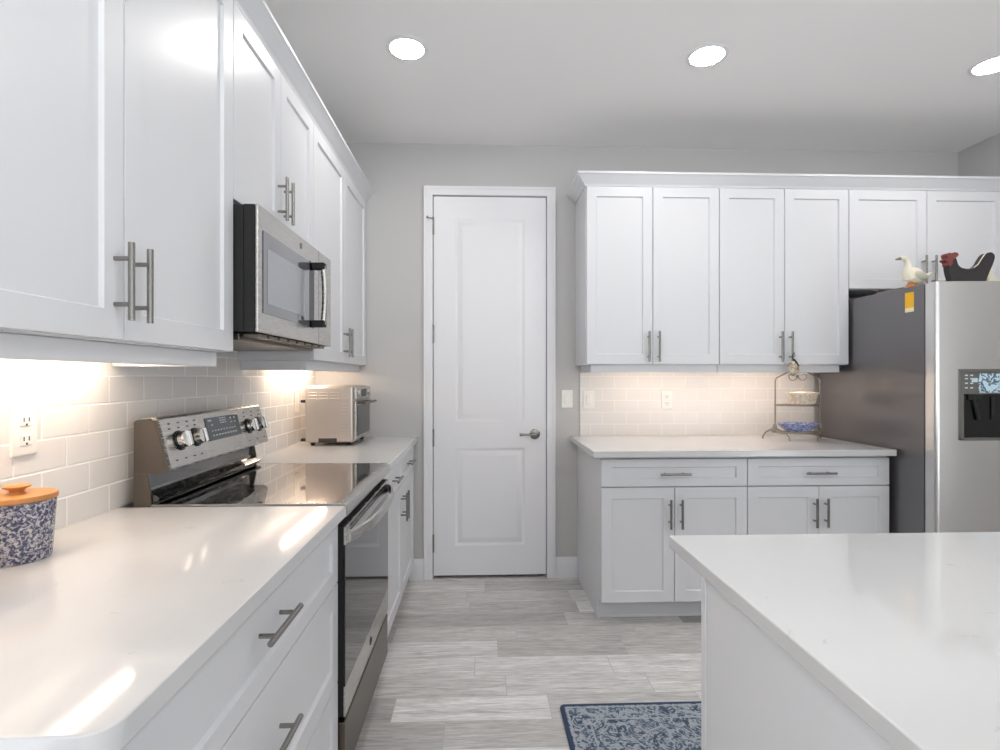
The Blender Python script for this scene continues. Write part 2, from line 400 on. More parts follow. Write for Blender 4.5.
f.box(XL - 0.09, XL - 0.03, -3.4, 0.0, 2.24, 2.3); f.box(XL - 0.09, XL - 0.03, -3.4, 0.0, 0.25, 0.31)
f.build('added_window_3', 'trim', None, STR)  # unseen left-hand window, added for more uplight on the ceiling
# backsplash tiles
MB().box(XL, TL, 0.586, YB - 0.0005, 0.9145, 1.44).build('backsplash_left', 'tileL', None, STR)
MB().box(0.647, 2.192, TB, YB, 0.9145, 1.366).build('backsplash_back', 'tileB', None, STR)
# casing round the door
c = MB()
def arch_band(x0, x1, zt, w, yf, yb):
    c.prism([(x0, 0), (x0, zt), (x1, zt), (x1, 0), (x1 - w, 0), (x1 - w, zt - w), (x0 + w, zt - w), (x0 + w, 0)], lambda p, q: Vector((p[0], q, p[1])), yf, yb, 0.002)
arch_band(DX0 - 0.058, DX1 + 0.056, DZ + 0.058, 0.056, YB - 0.016, YB - 0.0003)
arch_band(DX0 - 0.058, DX1 + 0.056, DZ + 0.058, 0.018, YB - 0.021, YB - 0.0165)
c.build('trim_3', 'trim', None, STR)
# baseboard with a moulded top
prof = [(0, 0), (0.015, 0), (0.015, 0.088), (0.011, 0.096), (0.011, 0.110), (0.006, 0.122), (0.004, 0.132), (0, 0.132)]
b = MB()
for x0, x1 in ((XD - 0.03, DX0 - 0.059), (DX1 + 0.057, 0.6295)):
    b.prism(prof, lambda p, t: Vector((t, YB - p[0], p[1])), x0, x1)
b.build('baseboard_back', 'trim', None, STR)
# the panelled door
YF = YB - 0.002                            # its front face
d = MB(); x0, x1, z0, z1 = DX0 + 0.004, DX1 - 0.004, 0.022, DZ - 0.005
px0, px1 = x0 + 0.138, x1 - 0.138
pz = [(0.212, 0.838), (1.008, 2.312)]
cells = [(x0, px0, z0, z1), (px1, x1, z0, z1), (px0, px1, z0, pz[0][0]), (px0, px1, pz[0][1], pz[1][0]), (px0, px1, pz[1][1], z1)]
for a, bb, e, g in cells: d.box(a, bb, YF, YF + 0.035, e, g)
for e, g in pz:
    d.rings((px0, YF + 0.035, e), (1, 0, 0), (0, 0, 1), (0, -1, 0), px1 - px0, g - e,
            [(0, 0, 0), (0, 0, 0.035), (0.006, 0.006, 0.031), (0.014, 0.014, 0.026), (0.020, 0.020, 0.025), (0.046, 0.046, 0.033), (0.05, 0.05, 0.034)])
door = d.build('door_1', 'trim', None, STR)
h = MB(); hx, hz = 0.353, 0.928
h.lathe((hx, YF, hz), [(0.033, 0), (0.033, 0.006), (0.027, 0.011), (0.012, 0.013), (0.012, 0.045), (0, 0.046)], (0, -1, 0), 28)
h.tube([(hx, YF - 0.042, hz), (hx - 0.03, YF - 0.046, hz - 0.001), (hx - 0.065, YF - 0.045, hz - 0.002), (hx - 0.1, YF - 0.040, hz - 0.001)], [0.010, 0.007, 0.007, 0.010], 12)
h.build('door_handle', 'nickel', door, {'label': 'satin nickel lever handle'})
for z in (2.263, 1.571, 0.907, 0.230):
    g = MB(); g.cyl((DX0 + 0.002, YF - 0.008, z - 0.052), (DX0 + 0.002, YF - 0.008, z + 0.052), 0.0065, 12)
    g.sphere((DX0 + 0.002, YF - 0.008, z + 0.054), 0.006, 0.006, 0.006, n=10); g.sphere((DX0 + 0.002, YF - 0.008, z - 0.054), 0.006, 0.006, 0.006, n=10)
    if z > 2: g.cyl((DX0, YF - 0.012, z + 0.045), (DX0 - 0.030, YF - 0.038, z + 0.045), 0.004, 8); g.sphere((DX0 - 0.032, YF - 0.040, z + 0.045), 0.009, 0.009, 0.009, n=10)
    g.build('hinge', 'nickel', door)
g = MB().box(DX1 - 0.0035, DX1 + 0.004, YF - 0.003, YF + 0.004, 0.895, 0.958, 0.001); g.build('strike_plate', 'nickel', door)

# crown mouldings
CP = [(0.0, 2.409), (0.006, 2.409), (0.008, 2.418), (0.014, 2.424), (0.022, 2.432), (0.036, 2.448), (0.046, 2.460), (0.054, 2.464), (0.056, 2.468), (0.056, 2.478), (0.0, 2.478)]
c = MB(); c.prism(CP, lambda p, t: Vector((XU - 0.019 + p[0] + 0.012, t, p[1])), 0.60, YB - 0.001); c.build('trim_1', 'cab', None, STR)
def sweep(mb, paths):
    rs = [[mb.bm.verts.new(q) for q in path] for path in paths]
    n = len(rs[0])
    for p, q in zip(rs, rs[1:]):
        for i in range(n): mb.bm.faces.new((p[i], p[(i + 1) % n], q[(i + 1) % n], q[i]))
    mb.bm.faces.new(rs[0]); mb.bm.faces.new(rs[-1])
XUL = 0.616
c = MB(); yf = YU + 0.019 - 0.012
sweep(c, [[Vector((XUL - n_, YB - 0.001, z_)) for n_, z_ in CP], [Vector((XUL - n_, yf - n_, z_)) for n_, z_ in CP], [Vector((XR - 0.001, yf - n_, z_)) for n_, z_ in CP]])
c.build('trim_2', 'cab', None, STR)

# ------------------------------------------------------------------ cabinet pieces
def pull_mb(p, axis, N, L, so=0.033):
    """bar pull centred at p on the face, bar along axis, standing off along N"""
    p, ax, N = Vector(p), Vector(axis), Vector(N); mb = MB()
    mb.cyl(p + N * so - ax * L / 2, p + N * so + ax * L / 2, 0.0062, 14)
    for s in (-1, 1): mb.cyl(p + ax * s * (L / 2 - 0.032), p + N * so + ax * s * (L / 2 - 0.032), 0.0048, 10)
    return mb
def leftdoor(root, y0, y1, z0, z1, X, kind='door', handle=None, rh=0.057, L=0.18):
    o = MB().shaker((X - 0.019, y0, z0), (0, 1, 0), (0, 0, 1), (1, 0, 0), y1 - y0, z1 - z0, 0.057, rh).build(kind, 'cab', root)
    if handle: pull_mb((X, handle[0], handle[1]), (0, 0, 1) if handle[2] == 'v' else (0, 1, 0), (1, 0, 0), L).build('handle', 'nickel', o, {'label': 'brushed nickel bar pull'})
def rightdoor(root, x0, x1, z0, z1, Y, kind='door', handle=None, rh=0.057, L=0.18):
    o = MB().shaker((x0, Y + 0.019, z0), (1, 0, 0), (0, 0, 1), (0, -1, 0), x1 - x0, z1 - z0, 0.057, rh).build(kind, 'cab', root)
    if handle: pull_mb((handle[0], Y, handle[1]), (0, 0, 1) if handle[2] == 'v' else (1, 0, 0), (0, -1, 0), L).build('handle', 'nickel', o, {'label': 'brushed nickel bar pull'})
def led(mb_loc, x0, x1, y0, y1, z, label):
    t = thing('under_cabinet_light', label, 'light', ((x0 + x1) / 2, (y0 + y1) / 2, z - 0.016), 'strip lights under the wall cabinets')
    MB().box(x0 - 0.006, x1 + 0.006, y0 - 0.006, y1 + 0.006, z - 0.008, z, 0.001).build('housing', 'trim', t)
    MB().box(x0, x1, y0, y1, z - 0.014, z - 0.008, 0.002).build('diffuser', 'led_back' if x0 > 0 else 'led', t)
G = 0.0015
GW = 'white wall cabinets'
GB = 'white base cabinets'
# left wall cabinets
def upper_left(y0, y1, zb, split, label, hz, rail=None):
    t = thing('wall_cabinet', label, 'cabinet', (XL, (y0 + y1) / 2, zb), GW)
    MB().box(XL + 0.0005, XU - 0.020, y0 + 0.0005, y1 - 0.0005, zb, 2.408).build('body', 'cab', t)
    leftdoor(t, y0 + G, split - G, zb + 0.003, 2.407, XU, handle=(split - 0.030, hz, 'v'), L=0.155)
    leftdoor(t, split + G, y1 - G, zb + 0.003, 2.407, XU, handle=(split + 0.030, hz, 'v'), L=0.155)
    if rail:
        r = MB(); xr = XU - 0.040
        r.box(xr - 0.018, xr, rail[0], rail[1], zb - 0.042, zb - 0.0005, 0.002)
        for yy in rail[2]: r.box(TL + 0.001, xr - 0.018, yy - 0.018 if yy > 1.5 and yy < 2 else yy, yy if yy > 1.5 and yy < 2 else yy + 0.018, zb - 0.042, zb - 0.0005, 0.002)
        r.build('light_rail', 'cab', t)
    return t
upper_left(0.636, 1.6035, 1.367, 1.120, 'large white two-door wall cabinet nearest the camera, beside the microwave', 1.485, (0.640, 1.585, (1.585,)))
upper_left(1.6045, 2.3635, 1.818, 1.980, 'short white two-door wall cabinet directly above the microwave', 1.935)
upper_left(2.3645, 3.438, 1.367, 2.905, 'white two-door wall cabinet above the toaster oven in the far left corner', 1.478, (2.385, 3.436, (2.385,)))
led(None, -0.982, -0.955, 0.70, 1.515, 1.3665, 'warm strip light under the near left wall cabinet')
led(None, -0.978, -0.951, 2.66, 3.36, 1.3665, 'warm strip light under the wall cabinet over the toaster oven')
# right wall cabinets
def upper_right(x0, x1, zb, label, hz, rail=None, fill=0.0):
    t = thing('wall_cabinet', label, 'cabinet', ((x0 + x1) / 2, YB, zb), GW)
    MB().box(x0 + 0.0005, x1 - 0.0005, YU + 0.020, YB - 0.0005, zb, 2.408).build('body', 'cab', t)
    sp = (x0 + x1 - fill) / 2
    rightdoor(t, x0 + G + (0.004 if x0 < 1 else 0), sp - G, zb + 0.003, 2.407, YU, handle=(sp - 0.030, hz, 'v'))
    rightdoor(t, sp + G, x1 - fill - G, zb + 0.003, 2.407, YU, handle=(sp + 0.030, hz, 'v'))
    if rail:
        r = MB(); r.box(rail[0], rail[1], YU + 0.030, YU + 0.048, zb - 0.044, zb - 0.0005, 0.002)
        for xx in rail[2]: r.box(xx, xx + 0.018, YU + 0.048, TB - 0.001, zb - 0.044, zb - 0.0005, 0.002)
        r.build('light_rail', 'cab', t)
upper_right(0.616, 1.4065, 1.367, 'tall white two-door wall cabinet nearest the panelled door', 1.472, (0.650, 1.4055, (0.650,)))
upper_right(1.4075, 2.1875, 1.367, 'tall white two-door wall cabinet above the wire plate rack', 1.472, (1.4085, 2.150, (2.132,)))
upper_right(2.1885, 3.178, 1.817, 'short white two-door wall cabinet above the refrigerator', 1.925, None, 0.035)
led(None, 0.80, 1.36, 3.195, 3.230, 1.3665, 'warm strip light under the wall cabinet nearest the panelled door')
led(None, 1.46, 2.06, 3.195, 3.230, 1.3665, 'warm strip light under the wall cabinet over the plate rack')

# left base cabinets
t = thing('base_cabinet', 'white three-drawer base cabinet under the near left worktop', 'cabinet', (XL, 1.10, 0), GB)
b = MB(); b.box(XL + 0.001, XD - 0.020, 0.603, 1.602, 0.105, 0.879).box(XL + 0.001, XD - 0.085, 0.603, 1.602, 0, 0.105); b.build('body', 'cab', t)
for z0, z1, rh in ((0.690, 0.868, 0.044), (0.395, 0.686, 0.057), (0.110, 0.391, 0.057)):
    leftdoor(t, 0.606, 1.600, z0, z1, XD, 'drawer', (1.088, (z0 + z1) / 2 + 0.022, 'h'), rh, 0.168)
t = thing('base_cabinet', 'white base cabinet with two drawers over two doors, in the far left corner', 'cabinet', (XL, 2.9, 0), GB)
b = MB(); b.box(XL + 0.001, XD - 0.020, 2.370, YB - 0.003, 0.105, 0.879).box(XL + 0.001, XD - 0.085, 2.370, YB - 0.018, 0, 0.105); b.build('body', 'cab', t)
for y0, y1, s in ((2.372, 2.888, 1), (2.891, 3.415, -1)):
    leftdoor(t, y0, y1, 0.722, 0.868, XD, 'drawer', ((y0 + y1) / 2, 0.795, 'h'), 0.044, 0.15)
    leftdoor(t, y0, y1, 0.108, 0.718, XD, 'door', (2.89 - s * 0.032, 0.605, 'v'), 0.057, 0.15)
# right base cabinets
for x0, x1, lab, rt in ((0.631, 1.4065, 'white base cabinet with one drawer and two doors, nearest the panelled door', None), (1.4075, 2.177, 'white base cabinet with one drawer and two doors, beside the refrigerator', None)):
    t = thing('base_cabinet', lab, 'cabinet', ((x0 + x1) / 2, YB, 0), GB)
    b = MB(); b.box(x0 + (0.018 if x0 < 1 else 0), x1, YD + 0.020, YB - 0.001, 0.112, 0.879).box(x0 + (0.018 if x0 < 1 else 0), x1, YD + 0.100, YB - 0.001, 0, 0.112)
    b.build('body', 'cab', t)
    if x0 < 1:
        yb_, yf_ = YB - 0.001, YD + 0.020
        MB().prism([(yb_, 0), (yf_ + 0.072, 0), (yf_ + 0.072, 0.112), (yf_, 0.112), (yf_, 0.879), (yb_, 0.879)], lambda p, q: Vector((q, p[0], p[1])), x0, x0 + 0.0175).build('end_panel', 'cab', t)
    sp = (x0 + x1) / 2
    rightdoor(t, x0 + G, x1 - G, 0.722, 0.866, YD, 'drawer', (sp - 0.005, 0.790, 'h'), 0.042, 0.16)
    rightdoor(t, x0 + G, sp - G, 0.117, 0.717, YD, 'door', (sp - 0.030, 0.582, 'v'), 0.057, 0.152)
    rightdoor(t, sp + G, x1 - G, 0.117, 0.717, YD, 'door', (sp + 0.030, 0.582, 'v'), 0.057, 0.152)
    MB().box(x0 + (0.018 if x0 < 1 else 0), x1, YD + 0.092, YD + 0.0995, 0.0005, 0.018, 0.002).build('toe_moulding', 'cab', t)

# ------------------------------------------------------------------ worktops
def worktop(poly, z0, z1, label):
    mb = MB(); mb.prism(poly, lambda p, q: Vector((p[0], p[1], q)), z0, z1, 0.003)
    mb.build('worktop', 'quartz', None, tagp(label, 'worktop', 'white quartz worktops'))
rc = 0.035
corner = [(-0.397 - rc + rc * math.sin(a), 0.584 + rc - rc * math.cos(a)) for a in [i * PI / 2 / 8 for i in range(9)]]
worktop([(XL + 0.001, 0.584)] + corner + [(-0.397, 1.603), (XL + 0.001, 1.603)], 0.880, 0.914, 'white quartz worktop with a rounded near corner, under the blue canisters')
worktop([(XL + 0.001, 2.369), (-0.397, 2.369), (-0.397, YB - 0.001), (XL + 0.001, YB - 0.001)], 0.880, 0.914, 'white quartz worktop under the toaster oven beyond the range')
worktop([(0.583, 2.722), (2.180, 2.722), (2.180, YB - 0.001), (0.583, YB - 0.001)], 0.880, 0.914, 'white quartz worktop on the back wall carrying the plate rack')
# island
IX0, IX1, IY0, IY1 = 0.463, 1.75, -0.95, 1.095
t = thing('kitchen_island', 'white painted kitchen island body below the big foreground worktop', 'island', ((IX0 + IX1) / 2, 0.1, 0))
MB().box(IX0, IX1, IY0, IY1, 0, 0.885, 0.002).build('body', 'cab', t)
MB().box(IX0 - 0.004, IX0 - 0.0002, IY1 - 0.020, IY1, 0.001, 0.884, 0.001).build('corner_strip', 'cab', t)
worktop([(0.454, -1.0), (1.80, -1.0), (1.80, 1.272), (0.458, 1.272), (0.454, 1.268)], 0.886, 0.914, 'large white quartz worktop of the island in the right foreground')

# ------------------------------------------------------------------ range
RY0, RY1 = 1.6115, 2.3605
t = thing('range', 'stainless steel electric range with black glass cooktop between the left worktops', 'stove', (-0.75, 1.986, 0))
b = MB(); b.box(XL + 0.044, -0.445, RY0, RY1, 0.085, 0.895).box(XL + 0.03, -0.50, RY0 + 0.01, RY1 - 0.01, 0.0, 0.085); b.build('body', 'rubber', t)
ct = MB().box(-0.972, -0.424, RY0 + 0.004, RY1 - 0.004, 0.9005, 0.9185, 0.002).build('cooktop', 'glass_black', t)
fr = MB(); fr.prism([(-0.4235, 0.8960), (-0.4235, 0.9190), (-0.412, 0.9200), (-0.398, 0.9120), (-0.394, 0.8900), (-0.398, 0.8780), (-0.44, 0.8780), (-0.44, 0.8960)], lambda p, q: Vector((p[0], q, p[1])), RY0, RY1)
fr.box(-0.972, -0.424, RY0, RY0 + 0.0035, 0.896, 0.919).box(-0.972, -0.424, RY1 - 0.0035, RY1, 0.896, 0.919)
fr.build('cooktop_trim', 'steel', t)
# riser behind the cooktop, then the leaning control head
hs = lambda p, q: Vector((p[0], q, p[1]))
MB().prism([(XL + 0.044, 0.8955), (-0.973, 0.8955), (-0.973, 0.925), (-0.950, 0.928), (-0.946, 0.936), (-0.956, 0.944), (-0.976, 0.950), (-0.986, 0.965), (-0.988, 1.0095), (XL + 0.044, 1.0095)], hs, RY0 + 0.006, RY1 - 0.006).build('riser', 'glass_black', t)
for ya, yb2 in ((RY0, RY0 + 0.0055), (RY1 - 0.0055, RY1)):
    MB().prism([(XL + 0.044, 0.8955), (-0.973, 0.8955), (-0.968, 0.925), (-0.970, 0.960), (-0.978, 1.0), (-0.980, 1.0095), (XL + 0.044, 1.0095)], hs, ya, yb2).build('riser_end_cap', 'darksteel', t)
head = MB().prism([(XL + 0.044, 1.010), (-0.930, 1.012), (-0.917, 1.018), (-0.915, 1.026), (-0.951, 1.166), (-0.958, 1.174), (-0.970, 1.176), (XL + 0.052, 1.172), (XL + 0.044, 1.166)], hs, RY0 + 0.012, RY1 - 0.012).build('control_head', 'steel', t)
for ya, yb2 in ((RY0, RY0 + 0.0115), (RY1 - 0.0115, RY1)):
    MB().prism([(XL + 0.044, 1.010), (-0.936, 1.010), (-0.922, 1.020), (-0.957, 1.164), (-0.966, 1.172), (XL + 0.052, 1.168), (XL + 0.044, 1.162)], hs, ya, yb2).build('end_cap', 'darksteel', t)
sd = Vector((-0.951 + 0.915, 0, 1.166 - 1.026)).normalized(); sn = Vector((sd.z, 0, -sd.x))
def onhead(y, z, off=0.0):
    k_ = (z - 1.026) / sd.z; return Vector((-0.915, y, 1.026)) + sd * k_ + sn * off
def headplate(name, y0, y1, z0, z1, th, mat, par):
    k0, k1 = (z0 - 1.026) / sd.z, (z1 - 1.026) / sd.z
    return MB().rings(onhead(y0, z0, 0.0002), (0, 1, 0), sd, sn, y1 - y0, k1 - k0, [(0, 0, 0), (0, 0, th * 0.6), (0.002, 0.002, th)]).build(name, mat, par)
dp = headplate('display', 1.872, 2.118, 1.074, 1.152, 0.003, 'screen', head)
for y, z, wy, wz in ([(1.90 + 0.021 * i, 1.088, 0.009, 0.004) for i in range(9)] + [(1.90 + 0.021 * i, 1.104, 0.006, 0.004) for i in range(9)] + [(1.888, 1.140, 0.024, 0.004), (2.05, 1.138, 0.008, 0.006), (2.08, 1.138, 0.008, 0.006), (2.05, 1.124, 0.008, 0.004), (2.08, 1.124, 0.008, 0.004), (1.905, 1.124, 0.01, 0.004)]
                      + [(1.970 + 0.017 * i, 1.128 + dz, 0.011, 0.003) for i in range(3) for dz in (0, 0.008, 0.016)]):
    MB().rings(onhead(y, z, 0.0034), (0, 1, 0), sd, sn, wy, wz, [(0, 0, 0), (0, 0, 0.0004)]).build('display_mark', 'marks', dp)
for y in (1.655, 1.705, 1.755, 1.80, 2.17, 2.24, 2.31):
    for z in (1.150, 1.135, 1.040): MB().rings(onhead(y + 0.004 * (z > 1.14), z, 0.0003), (0, 1, 0), sd, sn, 0.012, 0.004, [(0, 0, 0), (0, 0, 0.0003)]).build('panel_mark', 'slot', head)
for y in (1.700, 1.795, 2.195, 2.290):
    c0 = onhead(y, 1.098)
    kb = MB(); kb.lathe(c0 + sn * 0.0005, [(0.031, 0), (0.031, 0.003), (0.028, 0.005), (0, 0.005)], sn, 28); kb_o = kb.build('knob', 'black', head)
    kk = MB(); kk.lathe(c0 + sn * 0.0056, [(0.025, 0), (0.0255, 0.012), (0.024, 0.020), (0.0, 0.021)], sn, 28)
    kk.rings(c0 + sn * 0.024 - Vector((0, 0.007, 0)) - sd * 0.024, (0, 1, 0), sd, sn, 0.014, 0.048, [(0, 0, 0), (0, 0, 0.010), (0.003, 0.003, 0.014)])
    kk.build('knob_grip', 'chrome', kb_o)
bt = MB(); bt.rings(onhead(1.842, 1.098, 0.0003), (0, 1, 0), sd, sn, 0.012, 0.022, [(0, 0, 0), (0, 0, 0.004), (0.002, 0.002, 0.005)]); bt.build('button', 'slot', head)
# oven door
dr = MB().box(-0.4445, -0.408, RY0 + 0.002, RY1 - 0.002, 0.279, 0.848, 0.002).build('oven_door', 'rubber', t)
MB().box(-0.4078, -0.402, RY0 + 0.002, RY1 - 0.002, 0.279, 0.370, 0.0015).build('lower_band', 'steel', dr)
MB().box(-0.4078, -0.402, RY0 + 0.002, RY1 - 0.002, 0.3715, 0.790, 0.0015).build('window', 'glass_oven', dr, {'label': 'dark glass oven window'})
ub = MB().box(-0.4078, -0.400, RY0 + 0.002, RY1 - 0.002, 0.7915, 0.848, 0.002); ub.build('upper_band', 'steel', dr)
vs = MB()
for k in range(2): vs.box(-0.3998, -0.3988, RY0 + 0.06, RY1 - 0.06, 0.834 - 0.012 * k, 0.840 - 0.012 * k)
vs.build('vent_slots', 'black', dr)
hb = MB(); n = 24; P0 = []
for i in range(n + 1):
    s = i / n; y = RY0 + 0.018 + s * (RY1 - RY0 - 0.036); bow = 0.044 * (1 - abs(2 * s - 1) ** 3.2)
    P0.append((-0.3985 + bow, y))
rsv = []
for i, (x, y) in enumerate(P0):
    hw = 0.019; rsv.append([hb.bm.verts.new(Vector((x + dx, y, 0.812 + dz))) for dx, dz in ((0.0, -hw), (0.008, -hw + 0.003), (0.0115, 0), (0.008, hw - 0.003), (0.0, hw), (-0.001, hw - 0.004), (-0.001, -hw + 0.004))])
for p, q in zip(rsv, rsv[1:]):
    for i in range(7): hb.bm.faces.new((p[i], p[(i + 1) % 7], q[(i + 1) % 7], q[i]))
hb.bm.faces.new(rsv[0]); hb.bm.faces.new(rsv[-1]); hb.build('handle', 'steel', dr)
lg = MB(); pts = [(-0.4015, 1.985 + 0.014 * math.cos(a), 0.325 + 0.014 * math.sin(a)) for a in [2 * PI * i / 28 for i in range(28)]]
lg.tube(pts, 0.0012, 6, closed=True); lg.tube([(-0.4015, 1.978, 0.322), (-0.4015, 1.982, 0.332), (-0.4015, 1.985, 0.322), (-0.4015, 1.989, 0.331), (-0.4015, 1.993, 0.322)], 0.0009, 6)
lg.build('emblem', 'slot', dr)
MB().box(-0.4445, -0.404, RY0 + 0.002, RY1 - 0.002, 0.088, 0.262, 0.004).build('storage_drawer', 'darksteel', t)

# ------------------------------------------------------------------ microwave
MY0, MY1, MZ0, MZ1 = 1.6085, 2.360, 1.428, 1.809
t = thing('microwave', 'stainless over-the-range microwave with grey glass door and black sides', 'microwave', (-0.86, 1.985, 1.40))
b = MB(); b.box(XL + 0.012, -0.742, MY0, MY1, MZ0, MZ1, 0.002).box(-0.738, -0.700, MY0 + 0.001, MY1 - 0.001, MZ0 + 0.002, MZ1 - 0.002, 0.002).box(-0.745, -0.73, MY0 + 0.008, MY1 - 0.008, MZ0 + 0.01, MZ1 - 0.01)
b.cyl((-0.755, MY0 - 0.003, 1.76), (-0.755, MY0 + 0.01, 1.76), 0.006, 12)
b.build('body', 'rubber', t)
u = MB(); u.box(XL + 0.02, -0.72, MY0 + 0.02, MY1 - 0.02, MZ0 - 0.022, MZ0 - 0.001, 0.003)
for k in range(8): u.box(-0.715, -0.668, MY0 + 0.03 + k * 0.088, MY0 + 0.10 + k * 0.088, MZ0 - 0.012, MZ0 - 0.001, 0.002)
u.build('underside_vent', 'darksteel', t)
dr = MB().box(-0.6665, -0.655, MY0, 2.380, MZ0, MZ1, 0.005, 3).build('door', 'steel', t)
MB().box(-0.699, -0.6667, MY0 + 0.0005, 2.379, MZ0 + 0.001, MZ1 - 0.001, 0.002).build('door_core', 'rubber', dr)
MB().box(-0.6548, -0.6525, 1.640, 2.075, 1.488, 1.738, 0.001).build('window', 'glass_mw', dr, {'label': 'grey glass window'})
MB().box(-0.6524, -0.6518, 1.672, 2.020, 1.520, 1.690, 0.0002).build('window_screen', 'glass_mw2', dr)
MB().box(-0.6548, -0.6527, 2.077, 2.135, 1.486, 1.742, 0.001).build('handle_backplate', 'black', dr)
MB().box(-0.6549, -0.6545, 2.2, 2.2015, MZ0 + 0.003, MZ1 - 0.003).build('seam', 'slot', dr)
hb = MB(); hp = []
for i in range(15):
    s = i / 14; z = 1.500 + 0.228 * s; hp.append((-0.612 + 0.008 * (1 - (2 * s - 1) ** 2), 2.110, z))
hb.tube(hp, 0.011, 12); h1 = hb.build('handle', 'steel', dr)
for z in (1.502, 1.726): MB().box(-0.6525, -0.602, 2.092, 2.128, z - 0.013, z + 0.013, 0.005, 3).build('handle_bracket', 'rubber', h1)
lg = MB().lathe((-0.6549, 1.985, 1.775), [(0.0115, 0), (0.0115, 0.0015), (0.010, 0.002), (0, 0.002)], (1, 0, 0), 24); lg.build('emblem', 'disp_grey', dr)

# ------------------------------------------------------------------ toaster oven
TX0, TX1, TY0, TY1, TZ0, TZ1 = -0.965, -0.700, 2.985, 3.365, 0.932, 1.245
t = thing('toaster_oven', 'satin silver toaster oven on the far left worktop against the back wall', 'toaster oven', (-0.83, 3.17, 0.914))
sh = MB().box(TX0, TX1, TY0, TY1, TZ0, TZ1, 0.014, 3).build('shell', 'toaster', t)
lv = MB()
for r_ in range(3):
    for k in range(3): lv.box(TX0 + 0.018 + k * 0.060, TX0 + 0.064 + k * 0.060, TY0 - 0.003, TY0 + 0.004, 1.172 + r_ * 0.016, 1.178 + r_ * 0.016, 0.0015)
for r_ in range(12): lv.box(TX1 - 0.064, TX1 - 0.026, TY0 - 0.003, TY0 + 0.004, 1.000 + r_ * 0.0175, 1.006 + r_ * 0.0175, 0.0015)
lv.build('louvres', 'toaster', sh)
MB().box(TX0 + 0.075, TX0 + 0.175, TY0 - 0.003, TY0 + 0.004, 0.934, 0.957, 0.001).build('crumb_tray_handle', 'slot', sh)
for fx in (TX0 + 0.035, TX1 - 0.03):
    for fy in (TY0 + 0.03, TY1 - 0.03): MB().lathe((fx, fy, 0.9145), [(0.011, 0), (0.013, 0.018), (0, 0.018)], (0, 0, 1), 14).build('foot', 'rubber', t)
for z in (0.945, 1.16): MB().box(TX0 - 0.03, TX0 - 0.0005, TY0 + 0.02, TY0 + 0.05, z - 0.008, z + 0.008, 0.003).build('rear_spacer', 'rubber', t)
fp = MB().box(TX1 + 0.0005, TX1 + 0.018, TY0 + 0.004, TY1 - 0.004, 1.168, TZ1 - 0.004, 0.005).build('control_panel', 'steel', t)
MB().box(TX1 + 0.0182, TX1 + 0.020, TY0 + 0.13, TY1 - 0.13, 1.182, 1.226, 0.001).build('display', 'black', fp)
for y in (TY0 + 0.06, TY1 - 0.06): MB().lathe((TX1 + 0.0182, y, 1.205), [(0.016, 0), (0.015, 0.005), (0, 0.006)], (1, 0, 0), 20).build('knob', 'steel', fp)
dr = MB().box(TX1 + 0.0005, TX1 + 0.016, TY0 + 0.004, TY1 - 0.004, 0.944, 1.164, 0.004).build('door', 'steel', t)
MB().box(TX1 + 0.0162, TX1 + 0.018, TY0 + 0.030, TY1 - 0.030, 0.966, 1.135, 0.001).build('door_window', 'glass_oven', dr)
hb = MB(); hb.box(TX1 + 0.045, TX1 + 0.062, TY0 + 0.03, TY1 - 0.03, 1.142, 1.156, 0.004)
for y in (TY0 + 0.05, TY1 - 0.05): hb.box(TX1 + 0.0165, TX1 + 0.05, y - 0.010, y + 0.010, 1.143, 1.155, 0.003)
hb.build('handle', 'darksteel', dr)

# ------------------------------------------------------------------ refrigerator
FX0, FX1, FZ = 2.200, 3.110, 1.757
t = thing('refrigerator', 'stainless side-by-side refrigerator with dark grey side and water dispenser', 'refrigerator', (2.655, 3.0, 0))
b = MB(); b.box(FX0, FX1, 2.572, 3.40, 0.02, FZ, 0.004).box(FX0 + 0.04, FX1 - 0.04, 2.60, 3.37, 0, 0.02); b.build('body', 'fridge_side', t)
MB().box(FX0 + 0.006, FX1 - 0.006, 2.558, 2.5715, 0.10, FZ - 0.006).build('door_gasket', 'rubber', t)
def fdoor(x0, x1, hx):
    mb = MB(); mid = (x0 + x1) / 2; n = 12; r = 0.018
    poly = [(x0, 2.557)]
    for i in range(7):
        a = PI * i / 12; poly.append((x0 + r - r * math.cos(a), 2.500 + r * 0.6 - r * math.sin(a) * 0.9))
    for i in range(1, 12): s = i / 12; poly.append((x0 + r + s * (x1 - x0 - 2 * r), 2.495 - 0.012 * (1 - (2 * s - 1) ** 2)))
    for i in range(6, -1, -1):
        a = PI * i / 12; poly.append((x1 - r + r * math.cos(a), 2.500 + r * 0.6 - r * math.sin(a) * 0.9))
    poly.append((x1, 2.557))
    mb.prism(poly, lambda p, q: Vector((p[0], p[1], q)), 0.10, FZ, 0.004)
    o = mb.build('door', 'steelv', t)
    h_ = MB(); h_.tube([(hx, 2.488, 0.62), (hx, 2.445, 0.66), (hx, 2.435, 0.75), (hx, 2.435, 1.45), (hx, 2.445, 1.54), (hx, 2.488, 1.58)], 0.013, 12); h_.build('handle', 'steel', o)
    return o
XS = 2.640
dl = fdoor(FX0 - 0.006, XS - 0.003, XS - 0.045); fdoor(XS + 0.003, FX1 + 0.004, XS + 0.045)
DXa, DXb = 2.303, 2.560
ds = MB()
for a_, b_, e_, g_ in ((DXa, DXa + 0.012, 0.990, 1.320), (DXb - 0.012, DXb, 0.990, 1.320), (DXa, DXb, 0.990, 1.004), (DXa, DXb, 1.318, 1.334)): ds.box(a_, b_, 2.474, 2.496, e_, g_, 0.003)
disp = ds.build('dispenser', 'disp_grey', dl)
MB().box(DXa + 0.012, DXb - 0.012, 2.4815, 2.4875, 1.214, 1.318, 0.001).build('dispenser_panel', 'disp_grey', disp)
